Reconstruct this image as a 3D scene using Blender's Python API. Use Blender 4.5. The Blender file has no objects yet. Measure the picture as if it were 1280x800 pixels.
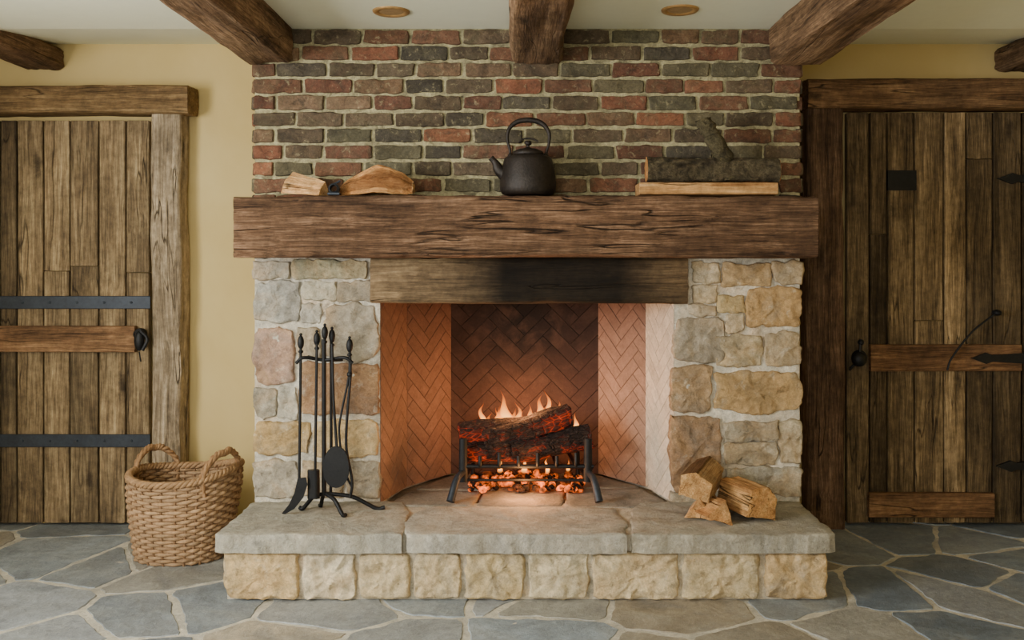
import bpy, math, random
from mathutils import Vector, Matrix, noise
random.seed(7)
F=1132.0; HX=655.0; HY=325.0; EYE=1.2
def P(px,py,d): return Vector(((px-HX)*d/F, d, EYE-(py-HY)*d/F))
def PX(px,d): return (px-HX)*d/F
def PZ(py,d): return EYE-(py-HY)*d/F
def lin(c):
    c=c/255.0
    return c/12.92 if c<=0.04045 else ((c+0.055)/1.055)**2.4
def C(r,g,b): return (lin(r),lin(g),lin(b))
def vary(c,a=0.15,h=0.02):
    k=1+random.uniform(-a,a); q=random.uniform(-h,h)
    return (max(0,c[0]*k*(1+q)),max(0,c[1]*k),max(0,c[2]*k*(1-q)))
def sc3(c,k): return tuple(x*k for x in c)
def mixc(a,b,t): return tuple(a[i]*(1-t)+b[i]*t for i in range(3))
scene=bpy.context.scene

# ------------------------------------------------------------ materials
class NT:
    def __init__(s,name):
        s.m=bpy.data.materials.new(name); s.m.use_nodes=True
        s.t=s.m.node_tree; s.t.nodes.clear()
        s.out=s.t.nodes.new('ShaderNodeOutputMaterial')
    def n(s,typ,props=None,**inp):
        nd=s.t.nodes.new('ShaderNode'+typ)
        for k,v in (props or {}).items(): setattr(nd,k,v)
        for k,v in inp.items():
            key=k.replace('_',' ')
            if k[0]=='i' and k[1:].isdigit(): sock=nd.inputs[int(k[1:])]
            else: sock=nd.inputs[key]
            if hasattr(v,'is_output'): s.t.links.new(v,sock)
            else:
                if sock.type=='RGBA' and len(v)==3: v=(*v,1)
                sock.default_value=v
        return nd
    def math(s,op,a,b=0.0,clamp=False):
        nd=s.n('Math',{'operation':op,'use_clamp':clamp},i0=a,i1=b); return nd.outputs[0]
    def ramp(s,fac,stops,interp='LINEAR'):
        nd=s.t.nodes.new('ShaderNodeValToRGB'); s.t.links.new(fac,nd.inputs[0])
        cr=nd.color_ramp; cr.interpolation=interp
        while len(cr.elements)<len(stops): cr.elements.new(0.5)
        for e,(p,c) in zip(cr.elements,stops):
            e.position=p; e.color=(*c,1) if len(c)==3 else c
        return nd.outputs[0]
    def g(s,fac,p0,p1,v0=0.0,v1=1.0):
        nd=s.n('MapRange',{'clamp':True},i0=fac,i1=p0,i2=p1,i3=v0,i4=v1); return nd.outputs[0]
    def mix(s,mode,fac,a,b):
        nd=s.t.nodes.new('ShaderNodeMix'); nd.data_type='RGBA'; nd.blend_type=mode
        for k,v in ((0,fac),(6,a),(7,b)):
            if hasattr(v,'is_output'): s.t.links.new(v,nd.inputs[k])
            else: nd.inputs[k].default_value=(*v,1) if (k and len(v)==3) else v
        return nd.outputs[2]
    def coords(s,scale=(1,1,1),k=7.0):
        tc=s.n('TexCoord').outputs['Object']
        at=s.n('Attribute',{'attribute_name':'rnd'}).outputs['Fac']
        off=s.math('MULTIPLY',at,k)
        cb=s.n('CombineXYZ',i0=off,i1=off,i2=off).outputs[0]
        ad=s.n('VectorMath',{'operation':'ADD'},i0=tc,i1=cb).outputs[0]
        mp=s.n('Mapping',Vector=ad,Scale=scale)
        return mp.outputs[0]
    def finish(s,col,rough,height=None,bump=0.4,dist=0.01,metal=0.0,spec=0.3,emis=None,estr=None):
        b=s.n('BsdfPrincipled',Roughness=rough,Metallic=metal)
        b.inputs['Specular IOR Level'].default_value=spec
        if hasattr(col,'is_output'): s.t.links.new(col,b.inputs['Base Color'])
        else: b.inputs['Base Color'].default_value=(*col,1)
        if height is not None:
            bp=s.n('Bump',Height=height,Strength=bump,Distance=dist)
            s.t.links.new(bp.outputs[0],b.inputs['Normal'])
        if emis is not None:
            if hasattr(emis,'is_output'): s.t.links.new(emis,b.inputs['Emission Color'])
            else: b.inputs['Emission Color'].default_value=(*emis,1)
            if hasattr(estr,'is_output'): s.t.links.new(estr,b.inputs['Emission Strength'])
            else: b.inputs['Emission Strength'].default_value=estr
        s.t.links.new(b.outputs[0],s.out.inputs[0])
        return s.m

def noise_(s,vec,scale,detail=5,rough=0.6,dist=0.0):
    return s.n('TexNoise',Vector=vec,Scale=scale,Detail=detail,Roughness=rough,Distortion=dist).outputs[0]

def stone_mat(name,sc=1.0,bump=0.6,var=0.5,tint=C(150,110,70),tamt=0.35,rough=0.85,dist=0.012,spec=0.25,smear=None,smamt=0.0,pits=0.5,tint2=None):
    s=NT(name); v=s.coords(k=9.0)
    col=s.n('Attribute',{'attribute_name':'Col'}).outputs['Color']
    n1=noise_(s,v,7*sc,8,0.68,0.6); n2=noise_(s,v,40*sc,6,0.75,0.3); n3=noise_(s,v,4.5*sc,7,0.65,0.9)
    n4=noise_(s,v,150*sc,4,0.75); n5=noise_(s,v,16*sc,8,0.72,0.5)
    k1=s.g(n1,0.28,0.72,1-var,1+var); k2=s.g(n2,0.3,0.7,1-var*0.8,1+var*0.8); k4=s.g(n4,0.3,0.7,1-var*0.55,1+var*0.55)
    k=s.math('MULTIPLY',s.math('MULTIPLY',k1,k2),k4)
    pit=s.g(n5,0.30,0.40,1-pits,1.0)
    k=s.math('MULTIPLY',k,pit)
    kc=s.n('CombineXYZ',i0=k,i1=k,i2=k).outputs[0]
    t=s.mix('MIX',s.g(n3,0.46,0.66,0,tamt),col,tint)
    if tint2: t=s.mix('MIX',s.g(n3,0.48,0.34,0,tamt),t,tint2)
    if smear:
        t=s.mix('MIX',s.g(n5,0.57,0.66,0,smamt),t,smear)
    c=s.mix('MULTIPLY',1.0,t,kc)
    h=s.math('ADD',s.math('MULTIPLY',n1,0.8),s.math('ADD',s.math('MULTIPLY',n2,0.55),s.math('MULTIPLY',n4,0.2)))
    h=s.math('ADD',h,s.math('MULTIPLY',pit,0.3))
    return s.finish(c,rough,h,bump,dist,spec=spec)

def wood_mat(name,axis,dark,mid,light,bump=0.5,rough=0.75,knots=True,crack=True,fine=1.0,dist=0.008,kfreq=1.0,crw=0.008,wave=0.03,gd=0.4):
    s=NT(name)
    def sc(al,ac):
        r=[ac,ac,ac]; r['XYZ'.index(axis)]=al; return tuple(r)
    v0=s.coords(sc(1,1),13.0)
    wv=s.n('TexNoise',Vector=v0,Scale=2.2,Detail=2).outputs['Color']
    wv=s.n('VectorMath',{'operation':'SUBTRACT'},i0=wv,i1=(0.5,0.5,0.5)).outputs[0]
    wv=s.n('VectorMath',{'operation':'MULTIPLY'},i0=wv,i1=sc(0.0,wave)).outputs[0]
    vw=s.n('VectorMath',{'operation':'ADD'},i0=v0,i1=wv).outputs[0]
    def mp(al,ac,w=True): return s.n('Mapping',Vector=vw if w else v0,Scale=sc(al,ac)).outputs[0]
    col=s.n('Attribute',{'attribute_name':'Col'}).outputs['Color']
    g1=noise_(s,mp(1.2,16*fine),1.0,9,0.68,gd)
    g2=noise_(s,mp(3.5,110*fine),1.0,6,0.75,0.3)
    g5=noise_(s,mp(8.0,280*fine),1.0,4,0.75,0.2)
    g3=noise_(s,mp(1.0,2.2),2.2,6,0.65,0.5)
    g4=noise_(s,v0,28,6,0.7)
    f=s.math('ADD',s.math('ADD',s.math('MULTIPLY',g1,0.38),s.math('MULTIPLY',g2,0.36)),s.math('MULTIPLY',g5,0.26))
    c=s.ramp(f,[(0.39,dark),(0.5,mid),(0.60,light)])
    k=s.math('MULTIPLY',s.g(g3,0.3,0.7,0.55,1.4),s.g(g4,0.3,0.7,0.68,1.32))
    kc=s.n('CombineXYZ',i0=k,i1=k,i2=k).outputs[0]
    c=s.mix('MULTIPLY',1.0,c,kc)
    c=s.mix('MULTIPLY',1.0,c,col)
    h=s.math('ADD',s.math('ADD',g1,s.math('MULTIPLY',g2,0.8)),s.math('MULTIPLY',g4,0.25))
    if crack:
        cr=noise_(s,mp(0.7,9),1.0,3,0.5,0.3)
        m=s.math('ABSOLUTE',s.math('SUBTRACT',cr,0.5))
        msk=s.math('MULTIPLY',s.g(m,0.0,crw,1,0),s.g(g3,0.44,0.58,0,1))
        c=s.mix('MIX',s.math('MULTIPLY',msk,0.85),c,(0.010,0.007,0.005))
        h=s.math('SUBTRACT',h,s.math('MULTIPLY',msk,1.2))
    if knots:
        vo=s.n('TexVoronoi',Vector=mp(2.2*kfreq,6.0*kfreq,False),Scale=1.0).outputs['Distance']
        vo=s.math('ADD',vo,s.math('MULTIPLY',s.math('SUBTRACT',g4,0.5),0.12))
        kn=s.g(vo,0.03,0.14,1,0)
        c=s.mix('MIX',s.math('MULTIPLY',kn,0.75),c,(0.014,0.009,0.005))
        h=s.math('SUBTRACT',h,s.math('MULTIPLY',kn,0.4))
    return s.finish(c,rough,h,bump,dist,spec=0.22)

def simple_mat(name,col,rough=0.5,metal=0.0,bump=0.2,sc=60,var=0.2,dist=0.003,spec=0.4):
    s=NT(name); v=s.coords()
    n1=noise_(s,v,sc,5,0.7); n2=noise_(s,v,sc*0.12,4,0.6)
    k=s.math('ADD',s.g(n1,0.3,0.7,1-var,1+var),s.g(n2,0.3,0.7,-var,var))
    kc=s.n('CombineXYZ',i0=k,i1=k,i2=k).outputs[0]
    c=s.mix('MULTIPLY',1.0,col,kc)
    return s.finish(c,rough,n1,bump,dist,metal=metal,spec=spec)

W=(1,1,1)
M_stone=stone_mat('fieldstone',1.2,1.0,0.34,C(188,154,110),0.5,smear=C(208,198,178),smamt=0.4,tint2=C(144,136,124))
M_flag=stone_mat('flagstone',0.8,0.6,0.30,C(150,152,148),0.45,rough=0.45,dist=0.012,spec=0.45,pits=0.25,tint2=C(98,106,114))
M_slab=stone_mat('hearth_slab_stone',1.4,1.0,0.30,C(164,152,130),0.45,rough=0.75,dist=0.014,pits=0.35,tint2=C(126,124,118))
M_brick=stone_mat('old_brick',2.4,0.9,0.40,C(84,78,60),0.65,dist=0.006,smear=C(160,150,116),smamt=0.5,tint2=C(64,58,48))
M_fbrick=stone_mat('firebrick',2.0,0.35,0.20,C(110,84,70),0.2,dist=0.004,pits=0.15)
M_mantel=wood_mat('mantel_oak','X',C(50,36,27),C(112,84,62),C(168,134,106),1.0,dist=0.014,kfreq=0.7,wave=0.02,gd=0.3)
M_lintel=wood_mat('lintel_oak','X',C(76,66,52),C(130,112,88),C(164,146,118),0.8,knots=False)
M_beam=wood_mat('beam_oak','Y',C(58,42,30),C(128,100,74),C(180,148,114),1.0,dist=0.014)
M_doorL=wood_mat('door_planks_pale','Z',C(66,56,44),C(132,114,88),C(178,160,128),0.7)
M_doorR=wood_mat('door_planks_dark','Z',C(52,43,33),C(110,94,70),C(162,142,112),0.7)
M_post=wood_mat('weathered_post','Z',C(90,76,60),C(160,142,116),C(204,186,158),0.9,dist=0.014)
M_postR=wood_mat('dark_post','Z',C(40,30,22),C(94,72,54),C(138,112,88),0.9,dist=0.014)
M_railX=wood_mat('rail_wood','X',C(62,47,34),C(124,98,72),C(168,140,108),0.7)
M_log=wood_mat('split_wood','X',C(140,98,60),C(204,164,116),C(236,208,164),0.9,rough=0.85,knots=False,fine=1.5,dist=0.01,wave=0.01,crw=0.010)
M_bark=stone_mat('bark',3.0,1.0,0.6,C(118,108,82),0.6,dist=0.025,tint2=C(46,38,30),pits=0.7)
M_iron=simple_mat('black_iron',C(32,33,35),0.5,0.5,0.25,90)
M_strap=simple_mat('iron_strap',C(54,60,68),0.5,0.5,0.3,70)
M_kettle=simple_mat('cast_iron',C(42,36,32),0.48,0.3,0.7,110,0.4)
M_brass=simple_mat('aged_brass_trim',C(190,150,95),0.45,0.3,0.1)
M_lamp=simple_mat('lamp_lens',C(170,140,100),0.4)
M_wicker=stone_mat('wicker',3.0,0.5,0.28,C(176,142,102),0.4,rough=0.65,dist=0.004,pits=0.3)
M_ceil=simple_mat('ceiling_paint',C(244,246,222),0.9,0,0.15,30,0.015)
def plaster():
    s=NT('mustard_plaster'); v=s.coords()
    n1=noise_(s,v,1.4,4,0.6,0.4); n2=noise_(s,v,60,4,0.6); n3=noise_(s,v,9,4,0.6)
    c=s.ramp(n1,[(0.3,C(200,176,116)),(0.7,C(214,192,136))])
    h=s.math('ADD',s.math('MULTIPLY',n2,0.3),n3)
    return s.finish(c,0.85,h,0.25,0.006,spec=0.2)
M_wall=plaster()
M_white=simple_mat('added_window_paint',C(225,222,212),0.6)

def ember_log():
    s=NT('charred_log'); v=s.coords()
    vm=s.n('Mapping',Vector=v,Scale=(26,70,70)).outputs[0]
    vo=s.n('TexVoronoi',{'feature':'DISTANCE_TO_EDGE'},Vector=vm,Scale=1.0).outputs['Distance']
    n1=noise_(s,v,9,5,0.65); n2=noise_(s,v,60,5,0.75)
    c=s.ramp(n2,[(0.35,C(18,13,12)),(0.55,C(50,36,31)),(0.75,C(98,84,76))])
    edge=s.g(vo,0.0,0.12,1,0)
    z=s.n('SeparateXYZ',i0=s.n('NewGeometry').outputs['Normal']).outputs[2]
    low=s.g(z,-0.6,0.5,1.0,0.0)
    m=s.math('MULTIPLY',s.math('MULTIPLY',edge,s.g(n1,0.45,0.65,0.0,1)),s.g(low,0,1,0.12,1))
    m2=s.math('MULTIPLY',s.g(n1,0.5,0.7,0,0.35),low)
    e=s.math('MULTIPLY',s.math('ADD',m,m2),0.9)
    h=s.math('ADD',s.math('MULTIPLY',edge,-1.0),n2)
    return s.finish(c,0.9,h,1.0,0.012,emis=(1.0,0.07,0.014),estr=e)
M_char=ember_log()
def ember_bed():
    s=NT('embers'); v=s.coords(k=0.0)
    n1=noise_(s,v,22,4,0.6); n2=noise_(s,v,9,3,0.6)
    c=s.ramp(n1,[(0.4,C(24,17,14)),(0.7,C(70,54,46))])
    e=s.math('MULTIPLY',s.g(n1,0.44,0.68,0,5.0),s.g(n2,0.40,0.6,0.05,1))
    return s.finish(c,0.9,n1,0.6,0.01,emis=(1.0,0.15,0.015),estr=e)
M_ember=ember_bed()
def flame_mat():
    s=NT('flame')
    t=s.n('Attribute',{'attribute_name':'rnd'}).outputs['Fac']
    lw=s.n('LayerWeight',Blend=0.5).outputs['Facing']
    core=s.math('SUBTRACT',1.0,lw)
    c1=s.ramp(t,[(0.0,(1.0,0.34,0.05)),(0.4,(1.0,0.44,0.09)),(0.75,(1.0,0.26,0.03)),(1.0,(1.0,0.13,0.01))])
    c=s.mix('MIX',s.g(core,0.25,0.9,0,1),(1.0,0.13,0.01),c1)
    st=s.ramp(t,[(0.0,(0.4,)*3),(0.3,(1,)*3),(1.0,(0.35,)*3)])
    em=s.n('Emission',Color=c,Strength=s.math('MULTIPLY',st,5.5))
    a=s.math('POWER',core,1.4)
    a=s.math('MULTIPLY',a,s.g(t,0.0,0.25,0.05,1))
    a=s.math('MULTIPLY',a,s.g(t,0.4,1.0,1,0.08))
    a=s.math('MULTIPLY',a,0.62)
    tr=s.n('BsdfTransparent')
    mx=s.n('MixShader',i0=a,i1=tr.outputs[0],i2=em.outputs[0])
    s.t.links.new(mx.outputs[0],s.out.inputs[0])
    return s.m
M_flame=flame_mat()

# ------------------------------------------------------------ mesh builder
class MB:
    def __init__(s): s.v=[]; s.f=[]; s.c=[]; s.r=[]; s.fm=[]
    def add(s,verts,faces,col=(1,1,1),rnd=None,cols=None,mi=0,rnds=None):
        o=len(s.v); rr=random.random() if rnd is None else rnd
        s.v+= [tuple(v) for v in verts]; s.f+=[tuple(i+o for i in f) for f in faces]
        s.c+= cols if cols else [col]*len(verts); s.r+= rnds if rnds else [rr]*len(verts)
        s.fm+=[mi]*len(faces)
    def build(s,name,mats,parent=None,smooth=35,loc=None):
        me=bpy.data.meshes.new(name); me.from_pydata(s.v,[],s.f)
        if not isinstance(mats,(list,tuple)): mats=[mats]
        for m in mats: me.materials.append(m)
        a=me.attributes.new('Col','FLOAT_COLOR','POINT')
        a.data.foreach_set('color',[x for c in s.c for x in (c[0],c[1],c[2],1.0)])
        b=me.attributes.new('rnd','FLOAT','POINT'); b.data.foreach_set('value',s.r)
        me.polygons.foreach_set('material_index',s.fm)
        import bmesh
        bm=bmesh.new(); bm.from_mesh(me); bmesh.ops.recalc_face_normals(bm,faces=bm.faces); bm.to_mesh(me); bm.free()
        if smooth:
            me.polygons.foreach_set('use_smooth',[True]*len(me.polygons))
            me.set_sharp_from_angle(angle=math.radians(smooth))
        me.update()
        ob=bpy.data.objects.new(name,me); scene.collection.objects.link(ob)
        if parent: ob.parent=parent
        if loc: ob.matrix_world=loc
        return ob
def empty(name,loc=(0,0,0)):
    e=bpy.data.objects.new(name,None); e.empty_display_size=0.1; e.location=loc
    scene.collection.objects.link(e)
    return e

def box(mb,a,b,col=W,mi=0,rnd=None):
    x0,y0,z0=a; x1,y1,z1=b
    v=[(x0,y0,z0),(x1,y0,z0),(x1,y1,z0),(x0,y1,z0),(x0,y0,z1),(x1,y0,z1),(x1,y1,z1),(x0,y1,z1)]
    f=[(0,3,2,1),(4,5,6,7),(0,1,5,4),(1,2,6,5),(2,3,7,6),(3,0,4,7)]
    mb.add(v,f,col,rnd,mi=mi)

def rrect(w,h,r,n=5):
    pts=[]
    cs=[(w/2,-h/2),(w/2,h/2),(-w/2,h/2),(-w/2,-h/2)]
    for k in range(4):
        x,y=cs[k]; x2,y2=cs[(k+1)%4]
        L=math.hypot(x2-x,y2-y); dx,dy=(x2-x)/L,(y2-y)/L
        for i in range(n):
            t=r+(L-2*r)*i/(n-1)
            pts.append((x+dx*t,y+dy*t))
    return pts

def loft(mb,sec,L,nseg,M=Matrix(),amp=0.003,freq=4,seed=None,col=W,capcol=None,taper=None,bend=None,colf=None,mi=0,capmi=None,stretch=0.3,capamp=None,ridge=0.0):
    seed=random.uniform(0,100) if seed is None else seed
    S=Vector((seed,seed*0.7,-seed)); n=len(sec); V=[];cols=[]
    cy=sum(p[0] for p in sec)/n; cz=sum(p[1] for p in sec)/n
    def disp(p):
        q=Vector((p.x*stretch,p.y,p.z))*freq+S
        d=noise.noise_vector(q)*amp+noise.noise_vector(q*3.1)*amp*0.4
        if ridge:
            q2=Vector((p.x*1.6,p.y*26,p.z*26))+S
            r=(1-abs(noise.noise(q2))*2.2); r=max(0,r)**3
            q3=Vector((p.x*7,p.y*14,p.z*14))+S*2
            chip=max(0,noise.noise(q3)-0.12)*1.6
            rad=Vector((0,p.y-cy,p.z-cz))
            if rad.length>1e-6:
                dn=Vector((0,rad.y/hw if abs(rad.y)/hw>abs(rad.z)/hh-0.06 else 0,rad.z/hh if abs(rad.z)/hh>abs(rad.y)/hw-0.06 else 0))
                if dn.length: d=d-dn.normalized()*ridge*(r*0.5+chip*(1.8 if (abs(rad.y)/hw>0.86 and abs(rad.z)/hh>0.8) else 0.5))
        d.x=0
        return p+d
    hw=max(abs(p[0]-cy) for p in sec); hh=max(abs(p[1]-cz) for p in sec)
    for i in range(nseg+1):
        t=i/nseg; x=-L/2+L*t; k=taper(t) if taper else 1.0
        off=bend(t) if bend else (0,0)
        for j,(y,z) in enumerate(sec):
            p=Vector((x,cy+(y-cy)*k,cz+(z-cz)*k))
            p=disp(p); p.y+=off[0]; p.z+=off[1]
            V.append(p); cols.append(colf(j,t) if colf else col)
    F_=[]
    for i in range(nseg):
        for j in range(n):
            a=i*n+j; b=i*n+(j+1)%n
            F_.append((a,b,b+n,a+n))
    rr=random.random()
    mb.add([M@v for v in V],F_,rnd=rr,cols=cols,mi=mi)
    cc=capcol or col
    for end in (0,1):
        base=V[:n] if end==0 else V[-n:]
        c=sum(base,Vector())/n
        sx=-1 if end==0 else 1
        CV=[]; CF=[]
        rings=[1.0,0.94,0.6,0.3]
        ca=capamp if capamp is not None else min(amp,0.004)
        for ri,k in enumerate(rings):
            for p in base:
                q=c+(p-c)*k
                q.x+=sx*(0 if ri==0 else 0.0015)+ (noise.noise(q*40+S)*ca if ri else 0)
                CV.append(M@q)
        for ri in range(3):
            for j in range(n):
                a=ri*n+j;b=ri*n+(j+1)%n
                CF.append((a,b,b+n,a+n))
        CV.append(M@c)
        for j in range(n): CF.append((3*n+j,3*n+(j+1)%n,4*n))
        mb.add(CV,CF,cc,rnd=rr,mi=mi if capmi is None else capmi)

def axmat(center,axis):
    T=Matrix.Translation(Vector(center))
    if axis=='X': return T
    if axis=='Y': return T@Matrix.Rotation(math.pi/2,4,'Z')
    return T@Matrix.Rotation(-math.pi/2,4,'Y')
def beam(mb,a,b,axis,amp=0.006,r=0.012,nseg=30,col=W,n=6,freq=5,**kw):
    a=Vector(a);b=Vector(b); c=(a+b)/2; s=b-a
    if axis=='X': sec=rrect(s.y,s.z,r,n); L=s.x
    elif axis=='Y': sec=rrect(s.x,s.z,r,n); L=s.y
    else: sec=rrect(s.y,s.x,r,n); L=s.z
    loft(mb,sec,L,nseg,axmat(c,axis),amp,freq,col=col,**kw)

def tube(mb,pts,r,sides=8,closed=False,col=W,radii=None,rnd=None,flat=None,mi=0):
    pts=[Vector(p) for p in pts]; n=len(pts); V=[]
    T=[]
    for i in range(n):
        if closed: t=pts[(i+1)%n]-pts[i-1]
        else: t=pts[min(i+1,n-1)]-pts[max(i-1,0)]
        T.append(t.normalized() if t.length>1e-9 else Vector((0,0,1)))
    up=Vector((0,0,1)) if abs(T[0].z)<0.9 else Vector((1,0,0))
    N=(up-T[0]*up.dot(T[0])).normalized()
    for i in range(n):
        N=(N-T[i]*N.dot(T[i])).normalized(); B=T[i].cross(N)
        rr=radii[i] if radii else r
        for j in range(sides):
            a=2*math.pi*j/sides
            V.append(pts[i]+N*math.cos(a)*rr+B*math.sin(a)*rr*(flat or 1))
    Fc=[]
    m=n if closed else n-1
    for i in range(m):
        for j in range(sides):
            a=i*sides+j;b=i*sides+(j+1)%sides
            c=((i+1)%n)*sides+(j+1)%sides;d=((i+1)%n)*sides+j
            Fc.append((a,b,c,d))
    if not closed:
        Fc.append(tuple(range(sides))[::-1]); Fc.append(tuple((n-1)*sides+j for j in range(sides)))
    mb.add(V,Fc,col,rnd,mi=mi)
def spline(ctrl,n=8):
    c=[Vector(p) for p in ctrl]; out=[]
    c=[c[0]*2-c[1]]+c+[c[-1]*2-c[-2]]
    for i in range(1,len(c)-2):
        for k in range(n):
            t=k/n; p0,p1,p2,p3=c[i-1:i+3]
            out.append(0.5*((2*p1)+(p2-p0)*t+(2*p0-5*p1+4*p2-p3)*t*t+(3*p1-p0-3*p2+p3)*t**3))
    out.append(c[-2]); return out
def lathe(mb,prof,center,seg=40,col=W,M=None,mi=0):
    V=[];Fc=[];c=Vector(center)
    for r,z in prof:
        for j in range(seg):
            a=2*math.pi*j/seg; p=Vector((r*math.cos(a),r*math.sin(a),z))
            if M: p=M@p
            V.append(c+p)
    for i in range(len(prof)-1):
        for j in range(seg):
            a=i*seg+j;b=i*seg+(j+1)%seg
            Fc.append((a,b,b+seg,a+seg))
    mb.add(V,Fc,col,mi=mi)
def sphere(mb,c,r,col=W,sc=(1,1,1),mi=0,seg=14):
    V=[];Fc=[]
    for i in range(9):
        ph=math.pi*i/8
        for j in range(seg):
            a=2*math.pi*j/seg
            V.append(Vector(c)+Vector((r*sc[0]*math.sin(ph)*math.cos(a),r*sc[1]*math.sin(ph)*math.sin(a),r*sc[2]*math.cos(ph))))
    for i in range(8):
        for j in range(seg):
            a=i*seg+j;b=i*seg+(j+1)%seg
            Fc.append((a,a+seg,b+seg,b))
    mb.add(V,Fc,col,mi=mi)

def chaikin(p,it=1,k=0.25):
    for _ in range(it):
        q=[]
        for i in range(len(p)):
            a=Vector(p[i]);b=Vector(p[(i+1)%len(p)])
            q.append(a*(1-k)+b*k); q.append(a*k+b*(1-k))
        p=q
    return [Vector(x) for x in p]
def resample(p,d):
    out=[]
    for i in range(len(p)):
        a=Vector(p[i]);b=Vector(p[(i+1)%len(p)]); n=max(1,int(round((b-a).length/d)))
        for k in range(n): out.append(a.lerp(b,k/n))
    return out
def stone(mb,poly,fr,h=0.03,back=0.03,amp=0.008,col=W,round_=0.2,it=1,d=0.018,bev=0.012,edge=0.004,nf=9,sides=1,facet=0.0,ringd=0.02,ef=14):
    O,U,Vv,N=fr
    p=chaikin([Vector(q) for q in poly],it,round_) if it else [Vector(q) for q in poly]
    p=resample(p,d); S=random.uniform(0,99); sv=Vector((S,-S,S*0.5))
    def en(q,o): return noise.noise(Vector((q.x*ef,q.y*ef,S+o)))+0.45*noise.noise(Vector((q.x*ef*3,q.y*ef*3,S+o)))
    p=[q+Vector((en(q,0),en(q,40)))*edge for q in p]
    c=sum(p,Vector((0,0)))/len(p); n=len(p); V=[]
    R=sum((q-c).length for q in p)/n
    R0=[]
    rings=[(0,-back)]+[(0,-back+(h*0.35+back)*(k+1)/sides) for k in range(sides)]+[(bev*0.3,h*0.72),(bev,h)]
    for ins,hh in rings:
        for q in p:
            L=(q-c).length or 1e-6
            R0.append((q+(c-q)*min(ins/L,0.9),hh,0.35 if hh<h*0.7 else 0.7))
    nk=max(2,min(9,int(R/ringd)))
    for ki in range(1,nk):
        k=ki/nk
        for q in p:
            L=(q-c).length or 1e-6; b=min(bev/L,0.9); kk=b+(1-b)*k
            R0.append((q+(c-q)*kk,h,1.0))
    R0.append((c,h,1.0))
    for q,hh,a in R0:
        w=O+U*q.x+Vv*q.y+N*hh
        nz=noise.noise(w*nf+sv)+0.5*noise.noise(w*nf*2.7+sv)+0.25*noise.noise(w*nf*6+sv)
        if facet:
            rg=abs(noise.noise(w*nf*0.9+sv*2)); nz+=facet*(0.5-2.2*rg)+facet*0.5*(0.3-1.5*abs(noise.noise(w*nf*2.3-sv)))
        if hh<h*0.7:
            dd=(q-c).normalized() if (q-c).length>0 else Vector((0,0))
            w=w+(U*dd.x+Vv*dd.y)*nz*amp*0.7*(1 if hh>-back else 0)
        else: w=w+N*nz*amp*a
        V.append(w)
    Fc=[]; nr=(len(R0)-1)//n
    for i in range(nr-1):
        for j in range(n):
            a=i*n+j;b=i*n+(j+1)%n; Fc.append((a,b,b+n,a+n))
    for j in range(n): Fc.append(((nr-1)*n+j,(nr-1)*n+(j+1)%n,nr*n))
    mb.add(V,Fc,col)
def sheet(mb,fr,u0,v0,u1,v1,d=0.016,amp=0.004,col=W,nf=22):
    O,U,Vv,N=fr; nu=max(1,int((u1-u0)/d)); nv=max(1,int((v1-v0)/d)); V=[]
    for j in range(nv+1):
        for i in range(nu+1):
            w=O+U*(u0+(u1-u0)*i/nu)+Vv*(v0+(v1-v0)*j/nv)
            z=noise.noise(w*nf)+0.6*noise.noise(w*nf*2.6)
            if i in(0,nu) or j in (0,nv): z=-0.5
            V.append(w+N*z*amp)
    Fc=[(j*(nu+1)+i,j*(nu+1)+i+1,(j+1)*(nu+1)+i+1,(j+1)*(nu+1)+i) for j in range(nv) for i in range(nu)]
    mb.add(V,Fc,col)
def rect(u0,v0,u1,v1,j=0.0):
    r=lambda: random.uniform(-j,j)
    return [(u0+r(),v0+r()),(u1+r(),v0+r()),(u1+r(),v1+r()),(u0+r(),v1+r())]
def clip(poly,nx,ny,c):
    out=[]
    for i in range(len(poly)):
        a=poly[i];b=poly[(i+1)%len(poly)]
        da=nx*a[0]+ny*a[1]-c; db=nx*b[0]+ny*b[1]-c
        if da<=0: out.append(a)
        if (da<0<db) or (db<0<da):
            t=da/(da-db); out.append((a[0]+(b[0]-a[0])*t,a[1]+(b[1]-a[1])*t))
    return out
def area(p): return abs(sum(p[i][0]*p[(i+1)%len(p)][1]-p[(i+1)%len(p)][0]*p[i][1] for i in range(len(p))))/2
X_=Vector((1,0,0));Y_=Vector((0,1,0));Z_=Vector((0,0,1))

# ------------------------------------------------------------ dimensions
DB=3.6; DW=4.15; ZC=2.119; ZW=2.19
XL,XR=PX(317,DB),PX(1001,DB)
WL,WR=-2.62,2.5; YR=-2.4
mb=MB(); box(mb,(WL-0.1,DW,-0.05),(WR+0.1,DW+0.12,2.35)); mb.build('wall_back',M_wall,smooth=0)
mb=MB(); box(mb,(WR,YR,-0.05),(WR+0.12,DW+0.12,2.35)); mb.build('wall_right',M_wall,smooth=0)
wy0,wy1,wz0,wz1=0.3,2.1,0.85,1.9
mb=MB()
box(mb,(WL-0.12,YR,-0.05),(WL,wy0,2.35)); box(mb,(WL-0.12,wy1,-0.05),(WL,DW,2.35))
box(mb,(WL-0.12,wy0,-0.05),(WL,wy1,wz0)); box(mb,(WL-0.12,wy0,wz1),(WL,wy1,2.35)); mb.build('wall_left',M_wall,smooth=0)
rx0,rx1,rz0,rz1=-1.9,1.5,0.7,1.95
mb=MB()
box(mb,(WL-0.12,YR-0.12,-0.05),(rx0,YR,2.35)); box(mb,(rx1,YR-0.12,-0.05),(WR+0.12,YR,2.35))
box(mb,(rx0,YR-0.12,-0.05),(rx1,YR,rz0)); box(mb,(rx0,YR-0.12,rz1),(rx1,YR,2.35)); mb.build('wall_rear',M_wall,smooth=0)
mb=MB()
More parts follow.
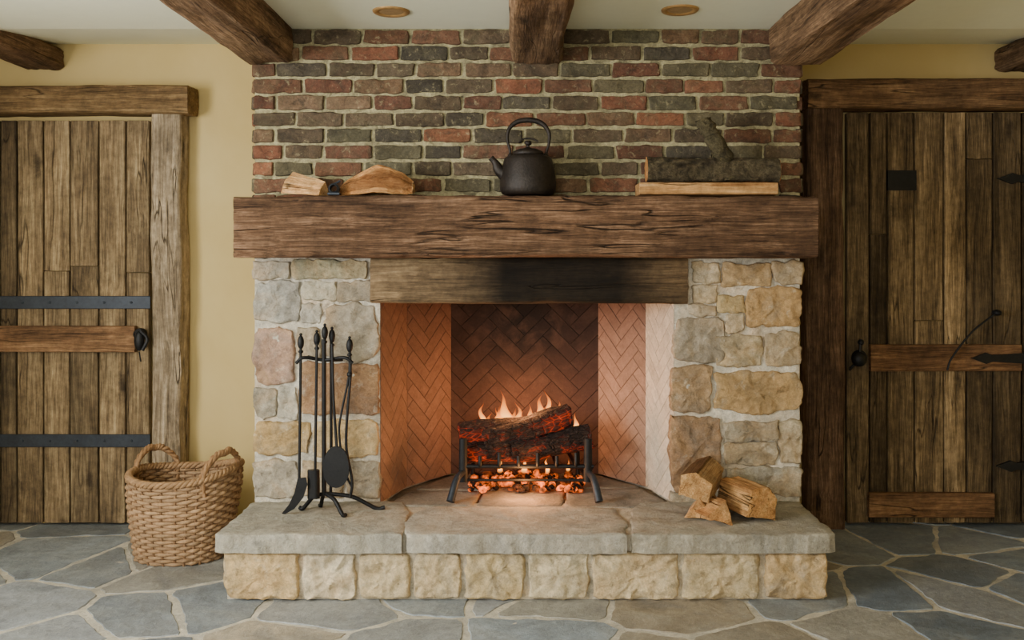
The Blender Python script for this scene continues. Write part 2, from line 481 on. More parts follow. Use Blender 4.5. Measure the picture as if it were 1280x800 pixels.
for k in range(4):
    y=wy0+(wy1-wy0-0.05)*k/3; box(mb,(WL-0.1,y,wz0),(WL-0.05,y+0.05,wz1))
for z in (wz0,(wz0+wz1)/2,wz1-0.05): box(mb,(WL-0.1,wy0,z),(WL-0.05,wy1,z+0.05))
mb.build('added_window_1',M_white,smooth=0)  # unseen window frame, added to house the left daylight lamp
mb=MB()
for k in range(6):
    x=rx0+(rx1-rx0-0.05)*k/5; box(mb,(x,YR-0.1,rz0),(x+0.05,YR-0.05,rz1))
for z in (rz0,(rz0+rz1)/2,rz1-0.05): box(mb,(rx0,YR-0.1,z),(rx1,YR-0.05,z+0.05))
mb.build('added_window_2',M_white,smooth=0)  # unseen rear window frame, added behind the camera for frontal fill
mb=MB()
v=[(WL-0.1,YR-0.1,ZC),(WR+0.1,YR-0.1,ZC),(WR+0.1,DB,ZC),(WL-0.1,DB,ZC),(WR+0.1,DW+0.1,ZW+0.012),(WL-0.1,DW+0.1,ZW+0.012)]
t=[(a,b,c+0.25) for a,b,c in v]
mb.add(v+t,[(0,1,2,3),(3,2,4,5),(6,9,8,7),(9,11,10,8),(0,6,7,1),(5,4,10,11),(1,7,8,2),(2,8,10,4),(0,3,9,6),(3,5,11,9)])
mb.build('ceiling',M_ceil,smooth=0)

# floor
mb=MB()
mort=C(206,200,184)
box(mb,(WL-0.1,YR-0.1,-0.08),(WR+0.1,DW+0.1,-0.008),mort)
sheet(mb,(Vector((0,0,-0.003)),X_,Y_,Z_),WL,2.3,WR,DW,d=0.03,amp=0.002,col=mort)
seeds=[]
gx,gy=0.46,0.30
ny=int((DW-YR)/gy)+2; nx=int((WR-WL)/gx)+2
for j in range(-1,ny):
    for i in range(-1,nx):
        seeds.append((WL+(i+0.5*(j%2)+0.5+random.uniform(-0.5,0.5))*gx, YR+(j+0.5+random.uniform(-0.5,0.5))*gy))
fcols=[C(140,150,158),C(126,138,148),C(154,158,160),C(132,140,146),C(156,154,146),C(114,126,138),C(144,150,156),C(162,152,134),C(102,112,122)]
for k,s in enumerate(seeds):
    p=[(WL,YR),(WR,YR),(WR,DW),(WL,DW)]
    for q in seeds:
        if q is s: continue
        dx,dy=q[0]-s[0],q[1]-s[1]; L=math.hypot(dx,dy)
        if L>1.6: continue
        g=0.009
        c=(dx*(s[0]+dx/2)+dy*(s[1]+dy/2))/L - g
        p=clip(p,dx/L,dy/L,c)
        if len(p)<3: break
    if len(p)<3 or area(p)<0.004: continue
    cx=sum(a[0] for a in p)/len(p); cy=sum(a[1] for a in p)/len(p)
    if XL+0.15<cx<XR-0.15 and cy>3.45: continue
    near=cy>2.2
    stone(mb,p,(Vector((0,0,-0.012)),X_,Y_,Z_),h=0.012,back=0.02,amp=0.003,col=vary(random.choice(fcols),0.22),round_=0.06,d=0.018 if near else 0.06,bev=0.005,edge=0.016,nf=6,ringd=0.03 if near else 0.1,ef=9)
mb.build('floor',M_flag)

# ------------------------------------------------------------ fireplace
fp=empty('fireplace',(0,DB,0))
hearth=empty('raised_stone_hearth',(0,3.16,0))
def build_fp(mb,name,mat,par_=None,**k):
    par_=par_ or fp
    ob=mb.build(name,mat,**k); ob.parent=par_; ob.matrix_parent_inverse=Matrix.Translation(-par_.location); return ob
mb=MB()
rowh=(ZC-PZ(242,DB))/10.0; z0=ZC-rowh*14
mortar=C(176,168,130)
box(mb,(XL+0.006,DB+0.006,1.19),(XR-0.006,DW+0.001,ZC+0.03),mortar)
sheet(mb,(Vector((0,DB+0.002,0)),X_,Z_,-Y_),XL+0.004,1.4,XR-0.004,ZC+0.02,d=0.012,amp=0.003,col=mortar,nf=40)
bc=[(C(124,80,60),3),(C(108,76,58),3),(C(90,76,60),3),(C(94,88,68),3),(C(74,68,58),3),(C(134,90,66),1),(C(118,94,72),2),(C(96,64,50),2)]
pool=[c for c,k in bc for _ in range(k)]
def bricks(fr,width,odd):
    bl=0.197
    for r in range(15):
        v0=z0+r*rowh
        if v0<1.19: continue
        u=-random.uniform(0,0.03)-(bl/2 if (r+odd)%2 else 0)
        while u<width:
            L=bl*random.choice([1,1,1,0.97,1.04,0.8]); a=max(u,0.0); b=min(u+L-0.013,width)
            if b-a>0.03:
                stone(mb,rect(a,v0+0.0065,b,v0+rowh-0.0065,0.003),fr,h=0.008,back=0.02,amp=0.006,col=vary(random.choice(pool),0.24,0.04),round_=0.06,d=0.014,bev=0.004,edge=0.0045,nf=20,ringd=0.014,ef=28)
            u+=L
bricks((Vector((XL,DB,0)),X_,Z_,-Y_),XR-XL,0)
bricks((Vector((XL,DW,0)),-Y_,Z_,-X_),DW-DB-0.0,1)
bricks((Vector((XR,DB,0)),Y_,Z_,X_),DW-DB-0.0,1)
build_fp(mb,'brick_chimney_breast',M_brick)

mb=MB(); cream=C(212,206,190)
ZP=1.215
ILx,IRx=PX(475,DB),PX(843,DB)
ILx2,IRx2=-0.500,0.520; ILx3,IRx3=-0.330,0.336; D2=3.86; D3=4.09
def prism_plan(mb,pts,z0,z1,col):
    n=len(pts); V=[(x,y,z0) for x,y in pts]+[(x,y,z1) for x,y in pts]
    F_=[tuple(range(n))[::-1],tuple(range(n,2*n))]+[(i,(i+1)%n,(i+1)%n+n,i+n) for i in range(n)]
    mb.add(V,F_,col)
prism_plan(mb,[(XL+0.012,DB+0.006),(ILx-0.002,DB+0.006),(ILx2-0.02,D2),(ILx3-0.03,D3+0.03),(ILx3-0.03,DW),(XL+0.012,DW)],-0.005,ZP,cream)
prism_plan(mb,[(XR-0.012,DB+0.006),(XR-0.012,DW),(IRx3+0.03,DW),(IRx3+0.03,D3+0.03),(IRx2+0.02,D2),(IRx+0.002,DB+0.006)],-0.005,ZP,cream)
fr=(Vector((0,DB,0)),X_,Z_,-Y_)
sheet(mb,fr,XL+0.004,0.2,ILx,ZP,d=0.012,amp=0.006,col=cream,nf=26)
sheet(mb,fr,IRx,0.2,XR-0.004,ZP,d=0.012,amp=0.006,col=cream,nf=26)
greys=C(176,168,152)
S=[
(319,327,360,347,C(178,172,156)),(366,326,458,347,C(164,158,130)),(319,351,374,403,C(172,168,156)),
(380,352,420,374,C(190,180,156)),(424,352,474,376,C(160,150,130)),(378,380,402,404,C(178,170,154)),
(319,411,368,480,C(166,138,120)),(406,382,474,450,C(164,152,132)),(374,410,400,448,C(176,164,142)),
(319,487,345,521,C(170,162,144)),(350,484,372,522,C(190,182,164)),(376,454,474,520,C(146,116,90)),
(318,528,388,568,C(188,160,112)),(394,526,474,570,C(198,172,128)),
(318,575,372,622,C(180,172,154)),(377,577,430,622,C(178,166,142)),(434,576,475,622,C(164,154,136)),
(866,328,898,352,C(178,166,140)),(903,330,962,357,C(174,150,114)),(967,328,1001,354,C(172,154,126)),
(866,357,895,378,C(188,174,146)),(898,370,930,389,C(186,164,120)),(933,361,1001,407,C(184,150,104)),
(843,397,905,452,C(160,148,128)),(893,419,951,456,C(174,158,128)),(956,416,1001,458,C(170,152,124)),
(862,382,893,393,C(180,168,146)),(908,393,929,414,C(188,174,148)),
(840,459,888,514,C(156,134,106)),(895,464,1001,515,C(180,150,106)),
(838,522,900,612,C(148,120,92)),(906,526,970,550,C(162,150,128)),(906,554,970,580,C(170,156,130)),
(975,525,1001,577,C(174,166,144)),(906,585,1001,618,C(172,162,142)),(838,616,900,628,C(164,152,130))]
for a,b,c,d,col in S:
    u0,u1,v0,v1=PX(a,DB),PX(c,DB),PZ(d,DB),PZ(b,DB)
    m=0.006; w=u1-u0;h=v1-v0
    u0-=m;u1+=m;v0-=m;v1+=m
    j=min(w,h)*0.12
    r=lambda s=1:random.uniform(-j,j)
    poly=[(u0+abs(r()),v0+abs(r())),((u0+u1)/2+r(),v0+r()*0.4),(u1-abs(r()),v0+abs(r())),(u1,(v0+v1)/2+r()),(u1-abs(r()),v1-abs(r())),((u0+u1)/2+r(),v1+r()*0.4),(u0+abs(r()),v1-abs(r())),(u0,(v0+v1)/2+r())]
    poly=[(min(max(x,XL-0.004),XR+0.004),y) for x,y in poly]
    stone(mb,poly,fr,h=0.013,back=0.03,amp=0.008,col=vary(col,0.10,0.04),round_=0.06,d=0.008,bev=0.005,edge=0.010,nf=18,facet=0.9,ringd=0.010,ef=24)
for fr2,wd in (((Vector((XL+0.01,DW,0)),-Y_,Z_,-X_),DW-DB-0.02),((Vector((XR-0.01,DB+0.02,0)),Y_,Z_,X_),DW-DB-0.02)):
    v0=0.02
    while v0<1.17:
        hh=min(random.uniform(0.09,0.17),1.2-v0); u=0.0
        while u<wd-0.05:
            ww=min(random.uniform(0.12,0.26),wd-u)
            stone(mb,rect(u+0.01,v0+0.01,u+ww-0.008,v0+hh-0.008,0.008),fr2,h=0.014,back=0.03,amp=0.01,col=vary(random.choice([greys,C(176,160,130),C(196,170,120)]),0.1),d=0.025,edge=0.008,round_=0.1,facet=0.7)
            u+=ww
        v0+=hh
build_fp(mb,'stone_surround',M_stone,smooth=50)

# firebox
mb=MB()
def herring(p0,p1,z0,z1,colf,mcol,w=0.058,g=0.003,ang=45):
    p0=Vector((*p0,0));p1=Vector((*p1,0)); U=(p1-p0).normalized(); wd=(p1-p0).length
    N=U.cross(Z_)
    if N.y>0: N=-N
    O=Vector((p0.x,p0.y,0))
    nz=12; V=[];cc=[];Fm=[]
    for i in range(nz+1):
        for k in range(5):
            p=O+U*wd*k/4+Z_*(z0+(z1-z0)*i/nz); V.append(p); cc.append(tuple(x for x in mcol(k/4*wd,p.z)))
    for i in range(nz):
        for k in range(4):
            q=i*5+k; Fm.append((q,q+1,q+6,q+5))
    mb.add(V,Fm,cols=cc)
    ca=math.cos(math.radians(ang));sa=math.sin(math.radians(ang))
    cx=wd/2;cz=(z0+z1)/2; K=34
    for i in range(-K,K):
        for j in range(-10,11):
            bx=i+3*j; by=i-3*j
            for (x0,y0,x1,y1) in ((bx,by,bx+3,by+1),(bx,by+1,bx+1,by+4)):
                q=[(x0*w+g/2,y0*w+g/2),(x1*w-g/2,y0*w+g/2),(x1*w-g/2,y1*w-g/2),(x0*w+g/2,y1*w-g/2)]
                q=[(cx+x*ca-y*sa,cz+x*sa+y*ca) for x,y in q]
                if max(a[0] for a in q)<0 or min(a[0] for a in q)>wd or max(a[1] for a in q)<z0 or min(a[1] for a in q)>z1: continue
                for cl in ((-1,0,-0.001),(1,0,wd-0.001),(0,-1,-z0),(0,1,z1)):
                    if len(q)>=3: q=clip(q,*cl)
                if len(q)<3 or area(q)<1e-5: continue
                c=Vector((sum(a[0] for a in q)/len(q),sum(a[1] for a in q)/len(q)))
                n=len(q); V=[];cl=[]
                hj=random.uniform(0.002,0.0028); vr=1+random.uniform(-0.06,0.06)
                for ins,h in ((0,-0.001),(0,hj-0.0008),(0.0015,hj)):
                    for a in q:
                        a=Vector(a); L=(a-c).length or 1; b=a+(c-a)*min(ins/L,.5)
                        V.append(O+U*b.x+Z_*b.y+N*h); cl.append(sc3(colf(a.x,a.y),vr))
                Fc=[(r*n+k,r*n+(k+1)%n,(r+1)*n+(k+1)%n,(r+1)*n+k) for r in (0,1) for k in range(n)]
                Fc.append(tuple(2*n+k for k in range(n)))
                mb.add(V,Fc,cols=cl)
z0f,z1f=0.235,1.32
wb=IRx3-ILx3
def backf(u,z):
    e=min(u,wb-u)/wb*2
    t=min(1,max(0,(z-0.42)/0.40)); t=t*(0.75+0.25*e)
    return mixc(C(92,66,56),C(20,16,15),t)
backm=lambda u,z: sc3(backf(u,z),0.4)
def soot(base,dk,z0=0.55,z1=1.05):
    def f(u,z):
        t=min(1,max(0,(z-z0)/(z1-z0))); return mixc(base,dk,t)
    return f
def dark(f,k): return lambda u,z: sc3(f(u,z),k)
sideL=soot(C(140,108,90),C(92,64,52)); sideR_lit=soot(C(160,128,108),C(114,84,70))  # right side lighter than left: daylight put into the brick colour
palL=soot(C(148,118,100),C(110,80,66)); palR_lit=soot(C(208,194,174),C(194,176,154))  # right front panel whitened to paint in daylight coming from the left
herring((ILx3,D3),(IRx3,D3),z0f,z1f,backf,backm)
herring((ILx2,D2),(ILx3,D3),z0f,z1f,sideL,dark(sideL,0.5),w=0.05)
herring((IRx3,D3),(IRx2,D2),z0f,z1f,sideR_lit,dark(sideR_lit,0.5),w=0.05)
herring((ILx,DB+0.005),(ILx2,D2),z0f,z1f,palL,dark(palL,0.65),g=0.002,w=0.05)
herring((IRx2,D2),(IRx,DB+0.005),z0f,z1f,palR_lit,dark(palR_lit,0.62),g=0.002,w=0.05)
prism_plan(mb,[(ILx-0.02,DB+0.06),(IRx+0.02,DB+0.06),(IRx+0.02,DW-0.01),(ILx-0.02,DW-0.01)],1.185,1.21,C(16,13,12))
build_fp(mb,'firebox',M_fbrick,smooth=0)

# hearth
mb=MB()
YF=3.16; ZH=0.24; th=0.066
hx0,hx1=PX(267,YF),PX(1047,YF)
box(mb,(PX(283,3.2),3.212,-0.005),(PX(1031,3.2),DB+0.0,ZH-th),C(204,196,176))
box(mb,(ILx-0.01,DB-0.02,-0.005),(IRx+0.01,DW-0.02,ZH-0.02),C(130,120,104))
fr=(Vector((0,3.202,0)),X_,Z_,-Y_)
sheet(mb,fr,PX(283,3.2)+.002,0.0,PX(1031,3.2)-.002,ZH-th,d=0.012,amp=0.005,col=C(204,196,176),nf=26)
base=[(281,374),(379,446),(449,513),(517,578),(582,656),(660,736),(741,848),(853,949),(956,1033)]
bcol=[C(208,178,130),C(208,194,164),C(210,190,152),C(204,188,154),C(208,184,140),C(204,190,158),C(210,192,156),C(204,184,146),C(204,176,132)]
for (a,b),c in zip(base,bcol):
    u0,u1=PX(a,3.2),PX(b,3.2); v0=0.004; v1=ZH-th-0.004
    r=lambda:random.uniform(0,0.009)
    poly=[(u0+r(),v0+r()*0.5),((u0+u1)/2,v0),(u1-r(),v0+r()*.5),(u1,(v0+v1)/2),(u1-r(),v1-r()*.6),((u0+u1)/2,v1-r()*.4),(u0+r(),v1-r()*.6),(u0,(v0+v1)/2)]
    stone(mb,poly,fr,h=0.018,back=0.03,amp=0.008,col=vary(c,0.07,0.03),round_=0.10,d=0.008,bev=0.007,edge=0.007,nf=20,facet=1.2,ringd=0.009,ef=20)
for fr2 in ((Vector((PX(283,3.2),DB,0)),-Y_,Z_,-X_),(Vector((PX(1031,3.2),3.2,0)),Y_,Z_,X_)):
    for k in range(3):
        stone(mb,rect(0.01+k*0.13,0.004,0.125+k*0.13,ZH-th-0.006,0.006),fr2,h=0.012,back=0.02,amp=0.01,col=vary(bcol[k],0.06),edge=0.006,facet=0.7)
build_fp(mb,'base_stones',M_stone,hearth,smooth=50)
mb=MB()
box(mb,(hx0+0.03,YF+0.03,ZH-th+0.004),(hx1-0.03,DB+0.0,ZH-0.008),C(196,188,170))
fr=(Vector((0,0,ZH-0.008)),X_,Y_,Z_)
s1,s2=PX(503,YF),PX(787,YF)
yb=DB+0.004; yi=3.535
def slab(poly,col,**k):
    stone(mb,poly,fr,h=0.008,back=th-0.008,amp=0.0045,col=col,round_=0.05,it=1,d=0.009,bev=0.006,edge=0.011,nf=11,sides=7,facet=0.7,ringd=0.025,ef=14,**k)
slab([(hx0,YF+0.004),(s1-0.006,YF),(s1-0.002,3.3),(PX(512,3.45),3.45),(PX(500,yi),yb),(hx0+0.004,yb)],C(176,172,158))
slab([(s1+0.006,YF+0.005),(s2-0.008,YF),(PX(783,3.3),3.3),(PX(768,yi),3.50),(PX(700,yi),yi),(PX(540,yi),yi-0.005),(PX(517,3.42),3.42),(PX(505,3.3),3.3)],C(180,175,162))
slab([(s2+0.006,YF),(hx1,YF+0.006),(hx1-0.004,yb),(PX(808,yb),yb),(PX(789,3.5),3.5),(PX(789,3.3),3.3)],C(170,165,150))
build_fp(mb,'hearth_slabs',M_slab,hearth,smooth=50)
mb=MB()
inn=[[(ILx+0.03,3.56),(-0.2,3.55),(-0.18,3.78),(-0.47,3.80)],[(-0.19,3.55),(0.15,3.55),(0.17,3.80),(-0.17,3.79)],[(0.16,3.55),(0.42,3.53),(IRx-0.03,3.62),(0.5,3.83),(0.18,3.82)],
 [(-0.46,3.815),(-0.05,3.80),(-0.05,4.09),(-0.31,4.09)],[(-0.04,3.81),(0.5,3.84),(0.32,4.09),(-0.04,4.09)]]
for p in inn: stone(mb,p,(Vector((0,0,ZH-0.012)),X_,Y_,Z_),h=0.008,back=0.02,amp=0.004,col=vary(C(144,136,124),0.08),round_=0.07,d=0.02,bev=0.006,edge=0.008)
build_fp(mb,'inner_hearth',M_slab,fp,smooth=50)

# lintel
mb=MB(); DL=3.565
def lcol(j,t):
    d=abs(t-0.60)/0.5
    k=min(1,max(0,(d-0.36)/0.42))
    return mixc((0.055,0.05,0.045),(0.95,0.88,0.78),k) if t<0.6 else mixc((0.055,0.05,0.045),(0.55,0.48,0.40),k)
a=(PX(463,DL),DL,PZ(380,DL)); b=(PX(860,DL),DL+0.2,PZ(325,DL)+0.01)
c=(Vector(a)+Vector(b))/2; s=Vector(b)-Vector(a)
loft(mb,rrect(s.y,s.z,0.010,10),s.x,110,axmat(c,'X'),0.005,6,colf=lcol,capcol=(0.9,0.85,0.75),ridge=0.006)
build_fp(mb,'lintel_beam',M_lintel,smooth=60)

# mantel
mb=MB(); DM=3.38
a=Vector((PX(291,DM),DM,PZ(322,DM))); b=Vector((PX(1023,DM),DB-0.010,PZ(244,DM)))
s=b-a
loft(mb,rrect(s.y,s.z,0.010,26),s.x,300,axmat((a+b)/2,'X'),0.005,5,stretch=0.35,ridge=0.012)
ZM=b.z
mb.build('mantel_shelf',M_mantel,smooth=60)
ZM+=0.003
def cbeam(x0,x1,z0,z1,y1,col=W):
    mb=MB(); beam(mb,(x0,YR+0.02,z0),(x1,y1,z1),'Y',amp=0.010,r=0.016,nseg=200,n=12,freq=4,col=col,ridge=0.012)
    mb.build('ceiling_beam',M_beam,smooth=60)
zbm=PZ(82,DB)
cbeam(PX(309,DB),PX(368,DB),zbm,ZC+0.01,DB-0.015)
cbeam(PX(639,DB),PX(703,DB),PZ(80,DB),ZC+0.01,DB-0.015,(0.85,0.85,0.85))
cbeam(PX(961,DB),PX(1028,DB),zbm,ZC+0.01,DB-0.015,(1.2,1.2,1.2))
cbeam(PX(34,DW),PX(82,DW),PZ(88,DW),ZC+0.05,DW-0.01,(0.95,0.92,0.88))
cbeam(PX(1242,DW),PX(1296,DW),PZ(90,DW),ZC+0.05,DW-0.01,(0.7,0.7,0.7))

for px,py in ((489,14),(850,12)):
    d=(ZC-EYE)*F/(HY-py); x=PX(px,d)
    mb=MB(); c=(x,d,ZC)
    lathe(mb,[(0.045,-0.001),(0.05,-0.006),(0.064,-0.007),(0.068,-0.004),(0.069,0.0)],c)
    lathe(mb,[(0.0,-0.002),(0.03,-0.003),(0.046,-0.002)],c,mi=1)
    mb.build('recessed_ceiling_light',[M_brass,M_lamp],smooth=60)

# ------------------------------------------------------------ doors
def plank(mb,px0,px1,py0,py1,d,th=0.03,col=W,axis='Z',amp=0.002,r=0.003,nseg=20,n=4,**k):
    beam(mb,(PX(px0,d),d,PZ(py1,d)),(PX(px1,d),d+th,PZ(py0,d)),axis,amp=amp,r=r,nseg=nseg,col=col,n=n,**k)
DD=4.09
FY=HY+EYE*F/DD
e=empty('door_1',(PX(90,DD),DD,0))
def par(ob,e): ob.parent=e; ob.matrix_parent_inverse=Matrix.Translation(-e.location)
mb=MB()
base_=(1.0,0.95,0.86)
xs=[-60,-30,0,21,54,87,123,157,187]
ks=[0.8,0.7,0.40,0.85,1.0,0.80,1.05,0.8]
brk=[330,None,None,None,338,332,None,340]
for i in range(len(xs)-1):
    top,bot=151,FY-4; bb=brk[i]
    if bb:
        plank(mb,xs[i]+1,xs[i+1]-1,top,bb,DD+random.uniform(0,.004),col=sc3(base_,ks[i])); plank(mb,xs[i]+1,xs[i+1]-1,bb+1.5,bot,DD+random.uniform(0,.004),col=sc3(base_,ks[i]*random.uniform(0.75,1.15)))
    else: plank(mb,xs[i]+1,xs[i+1]-1,top,bot,DD+random.uniform(0,.004),col=sc3(base_,ks[i]))
par(mb.build('planks',M_doorL),e)
mb=MB(); plank(mb,-60,168,408,440,DD-0.03,axis='X',amp=0.004,col=(0.98,0.86,0.76)); par(mb.build('mid_rail',M_railX),e)
mb=MB()
for y0,y1 in ((370,386),(543,559)):
    plank(mb,-60,187,y0,y1,DD-0.008,th=0.008,axis='X',amp=0.0008,r=0.002,col=W)
    for k in range(7): sphere(mb,P(-40+k*34,(y0+y1)/2,DD-0.009),0.006,sc=(1,.6,1))
par(mb.build('strap_hinges',M_strap),e)
mb=MB()
DK=DD-0.035
lathe(mb,[(0,0.02),(0.012,0.02),(0.026,0.012),(0.028,0),(0.028,-0.012)],P(175,418,DK),M=Matrix.Rotation(math.pi/2,4,'X'))
sphere(mb,P(174,426,DK-0.03),0.03,sc=(0.75,0.6,1.5))
tube(mb,spline([P(176,414,DK-0.03),P(184,424,DK-0.04),P(178,438,DK-0.045)],5),0.008)
tube(mb,[P(174,440,DK-0.03),P(176,452,DK-0.02)],0.003)
par(mb.build('latch',M_iron),e)
mb=MB(); DP=4.03
beam(mb,(PX(188,DP),DP,0.0),(PX(225,DP),DW-0.002,PZ(141,DP)),'Z',amp=0.008,r=0.012,nseg=110,n=10,freq=7,ridge=0.010)
mb.build('trim_1',M_post,smooth=60)
mb=MB(); beam(mb,(PX(-80,DP),DP-0.02,PZ(142,DP)),(PX(236,DP),DW-0.002,PZ(107,DP)),'X',amp=0.006,r=0.010,nseg=110,n=10,col=(0.90,0.90,0.74),ridge=0.008)
mb.build('trim_2',M_railX,smooth=60)
# right door
e=empty('door_2',(PX(1165,DD),DD,0))
mb=MB()
xs=[1058,1087,1109,1143,1180,1208,1241,1277,1300]
ks=[0.60,0.55,0.95,1.15,1.35,0.8,0.45,0.4]
brk=[None,292,None,400,None,198,None,None]
for i in range(len(xs)-1):
    top,bot=141,FY-4
    dd=DD-(0.006 if i in (0,6) else 0)
    if brk[i]:
        b=brk[i]; plank(mb,xs[i]+1,xs[i+1]-1,top,b,dd,col=sc3(base_,ks[i])); plank(mb,xs[i]+1,xs[i+1]-1,b+1.5,bot,dd,col=sc3(base_,ks[i]*random.uniform(0.7,1.15)))
    else: plank(mb,xs[i]+1,xs[i+1]-1,top,bot,dd,col=sc3(base_,ks[i]))
par(mb.build('planks',M_doorR),e)
mb=MB()
plank(mb,1089,1277,431,464,DD-0.03,axis='X',amp=0.004,col=(0.72,0.61,0.52))
plank(mb,1087,1243,617,648,DD-0.03,axis='X',amp=0.004,col=(0.68,0.58,0.49))
par(mb.build('rails',M_railX),e)
mb=MB()
def strapR(tip,y,d=DD-0.04):
    pts=[P(tip,y,d),P(tip+18,y-7,d),P(tip+26,y-4,d),P(1300,y-8,d),P(1300,y+8,d),P(tip+26,y+4,d),P(tip+18,y+7,d)]
    n=len(pts); V=pts+[p+Y_*0.034 for p in pts]
    mb.add(V,[tuple(range(n)),tuple(range(n,2*n))[::-1]]+[(i,(i+1)%n,(i+1)%n+n,i+n) for i in range(n)])
strapR(1215,448); strapR(1248,223,DD-0.02); strapR(1246,583,DD-0.02)
box(mb,tuple(P(1110,238,DD-0.006)),(PX(1145,DD),DD+0.01,PZ(213,DD)))
lathe(mb,[(0,0.012),(0.03,0.012),(0.034,0.005),(0.034,-0.03)],P(1074,447,DD-0.012),M=Matrix.Rotation(math.pi/2,4,'X'))
sphere(mb,P(1074,449,DD-0.055),0.034,sc=(1,0.8,1))
tube(mb,[P(1076,424,DD-0.02),P(1074,449,DD-0.03),P(1062,462,DD-0.04)],0.007)
sphere(mb,P(1076,428,DD-0.02),0.014)
tube(mb,spline([P(1184,463,DD-0.05),P(1190,447,DD-0.05),P(1215,415,DD-0.05),P(1243,393,DD-0.05)],6),0.0045)
sphere(mb,P(1246,391,DD-0.04),0.014,sc=(1.4,2,1))
par(mb.build('ironwork',M_iron),e)
mb=MB()
beam(mb,(PX(1009,DP),DP,0.0),(PX(1057,DP),DW-0.002,PZ(134,DP)),'Z',amp=0.010,r=0.014,nseg=110,n=10,freq=7,ridge=0.012)
mb.build('trim_3',M_postR,smooth=60)
mb=MB(); beam(mb,(PX(1009,DP),DP-0.02,PZ(136,DP)),(PX(1340,DP),DW-0.002,PZ(98,DP)),'X',amp=0.007,r=0.010,nseg=110,n=10,col=(0.70,0.63,0.55),ridge=0.008)
mb.build('trim_4',M_railX,smooth=60)

# ------------------------------------------------------------ basket
def basket():
    cx,cy=-1.39,3.69
    H=0.335; N=34
    mb=MB()
    def pt(th,z,off=0.0):
        t=z/H; k=0.80+0.20*min(1,(t*1.25))**0.8
        a=0.212*k;b=0.18*k
        c,s=math.cos(th),math.sin(th); e=0.85
        x=(a+off)*math.copysign(abs(c)**e,c); y=(b+off)*math.copysign(abs(s)**e,s)
        zz=z+ t*0.014*math.cos(2*th) + t*0.012*c
        return Vector((cx+x+0.012*t,cy+y,zz))
    rows=24
    for r in range(rows):
        z=0.010+r*(H-0.012)/rows
        pts=[]; m=N*4
        for i in range(m):
            th=2*math.pi*i/m
            pts.append(pt(th,z+0.0015*math.sin(th*5+r),0.0065*math.cos(N/2*th+(r%2)*math.pi)))
        tube(mb,pts,0.0074,6,True,col=vary(C(160,130,98),0.3,0.03))
    for k in range(N):
        th=2*math.pi*(k)/N
        tube(mb,[pt(th,z*H/10) for z in range(11)],0.0055,5,col=vary(C(130,100,72),0.2))
    for ph in (0,2.1,4.2):
        m=200; pts=[]
        for i in range(m):
            th=2*math.pi*i/m; q=22*th+ph
            p=pt(th,H+0.004,0.009*math.cos(q)); p.z+=0.009*math.sin(q); pts.append(p)
        tube(mb,pts,0.0078,6,True,col=vary(C(154,122,88),0.15))
    V=[Vector((cx,cy,0.012))]+[pt(2*math.pi*i/40,0.012) for i in range(40)]
    mb.add(V,[(0,1+i,1+(i+1)%40) for i in range(40)],C(110,84,58))
    for th0,da in ((math.pi-0.62,0.52),(-0.50,0.50)):
        A=pt(th0-da,H,0.0);B=pt(th0+da,H,0.0)
        out=(A+B)/2-Vector((cx,cy,H)); out.z=0; out.normalize()
        top=(A+B)/2+Vector((0,0,0.085))+out*0.02
        for ph in (0,2.1,4.2):
            ctrl=[A-Z_*0.06,A+Vector((0,0,0.03)),A.lerp(top,0.6)+Vector((0,0,0.032)),top,B.lerp(top,0.6)+Vector((0,0,0.032)),B+Vector((0,0,0.03)),B-Z_*0.06]
            sp=spline(ctrl,12); pts=[]
            for i,p in enumerate(sp):
                q=i*0.5+ph
                pts.append(p+out*0.0075*math.cos(q)+Z_*0.0075*math.sin(q))
            tube(mb,pts,0.0076,6,col=vary(C(146,112,78),0.15))
    mb.build('wicker_basket',M_wicker,smooth=60)
basket()

# ------------------------------------------------------------ kettle
def kettle():
    d=3.47; c=Vector((PX(660,d),d,ZM+0.003)); mb=MB()
    prof=[(0,0),(0.085,0),(0.098,0.004),(0.106,0.016),(0.1085,0.035),(0.106,0.07),(0.100,0.105),(0.094,0.130),(0.090,0.142),(0.084,0.146),(0.062,0.153),(0.058,0.155),(0.060,0.161),(0.056,0.168),(0.035,0.177),(0.012,0.181),(0.006,0.185),(0.006,0.190),(0.013,0.195),(0.015,0.201),(0.011,0.208),(0,0.210)]
    lathe(mb,prof,c,48)
    sp=spline([c+Vector((-0.085,-0.01,0.075)),c+Vector((-0.112,-0.015,0.098)),c+Vector((-0.124,-0.018,0.122)),c+Vector((-0.142,-0.02,0.142))],6)
    tube(mb,sp,0.012,12,radii=[0.028-0.017*min(1,i/(len(sp)-4)) if i<len(sp)-3 else 0.012 for i in range(len(sp))])
    h=[(-0.066,0.138),(-0.070,0.175),(-0.079,0.215),(-0.072,0.255),(-0.040,0.282),(0.012,0.288),(0.055,0.274),(0.080,0.240),(0.080,0.2),(0.072,0.17),(0.068,0.138)]
    sp=spline([c+Vector((x,0,z)) for x,z in h],7); n=len(sp)
    tube(mb,sp,0.006,10,radii=[0.005+0.0055*max(0,math.sin(math.pi*i/(n-1)))**4 for i in range(n)])
    for sx in (-1,1): sphere(mb,c+Vector((sx*0.067,0,0.148)),0.012,sc=(1,1.3,1.2))
    tube(mb,spline([c+Vector((-0.035,0,0.203)),c+Vector((-0.018,0,0.216)),c+Vector((0.018,0,0.216)),c+Vector((0.04,0,0.205))],6),0.0035,8)
    mb.build('cast_iron_kettle',M_kettle,smooth=50)
kettle()

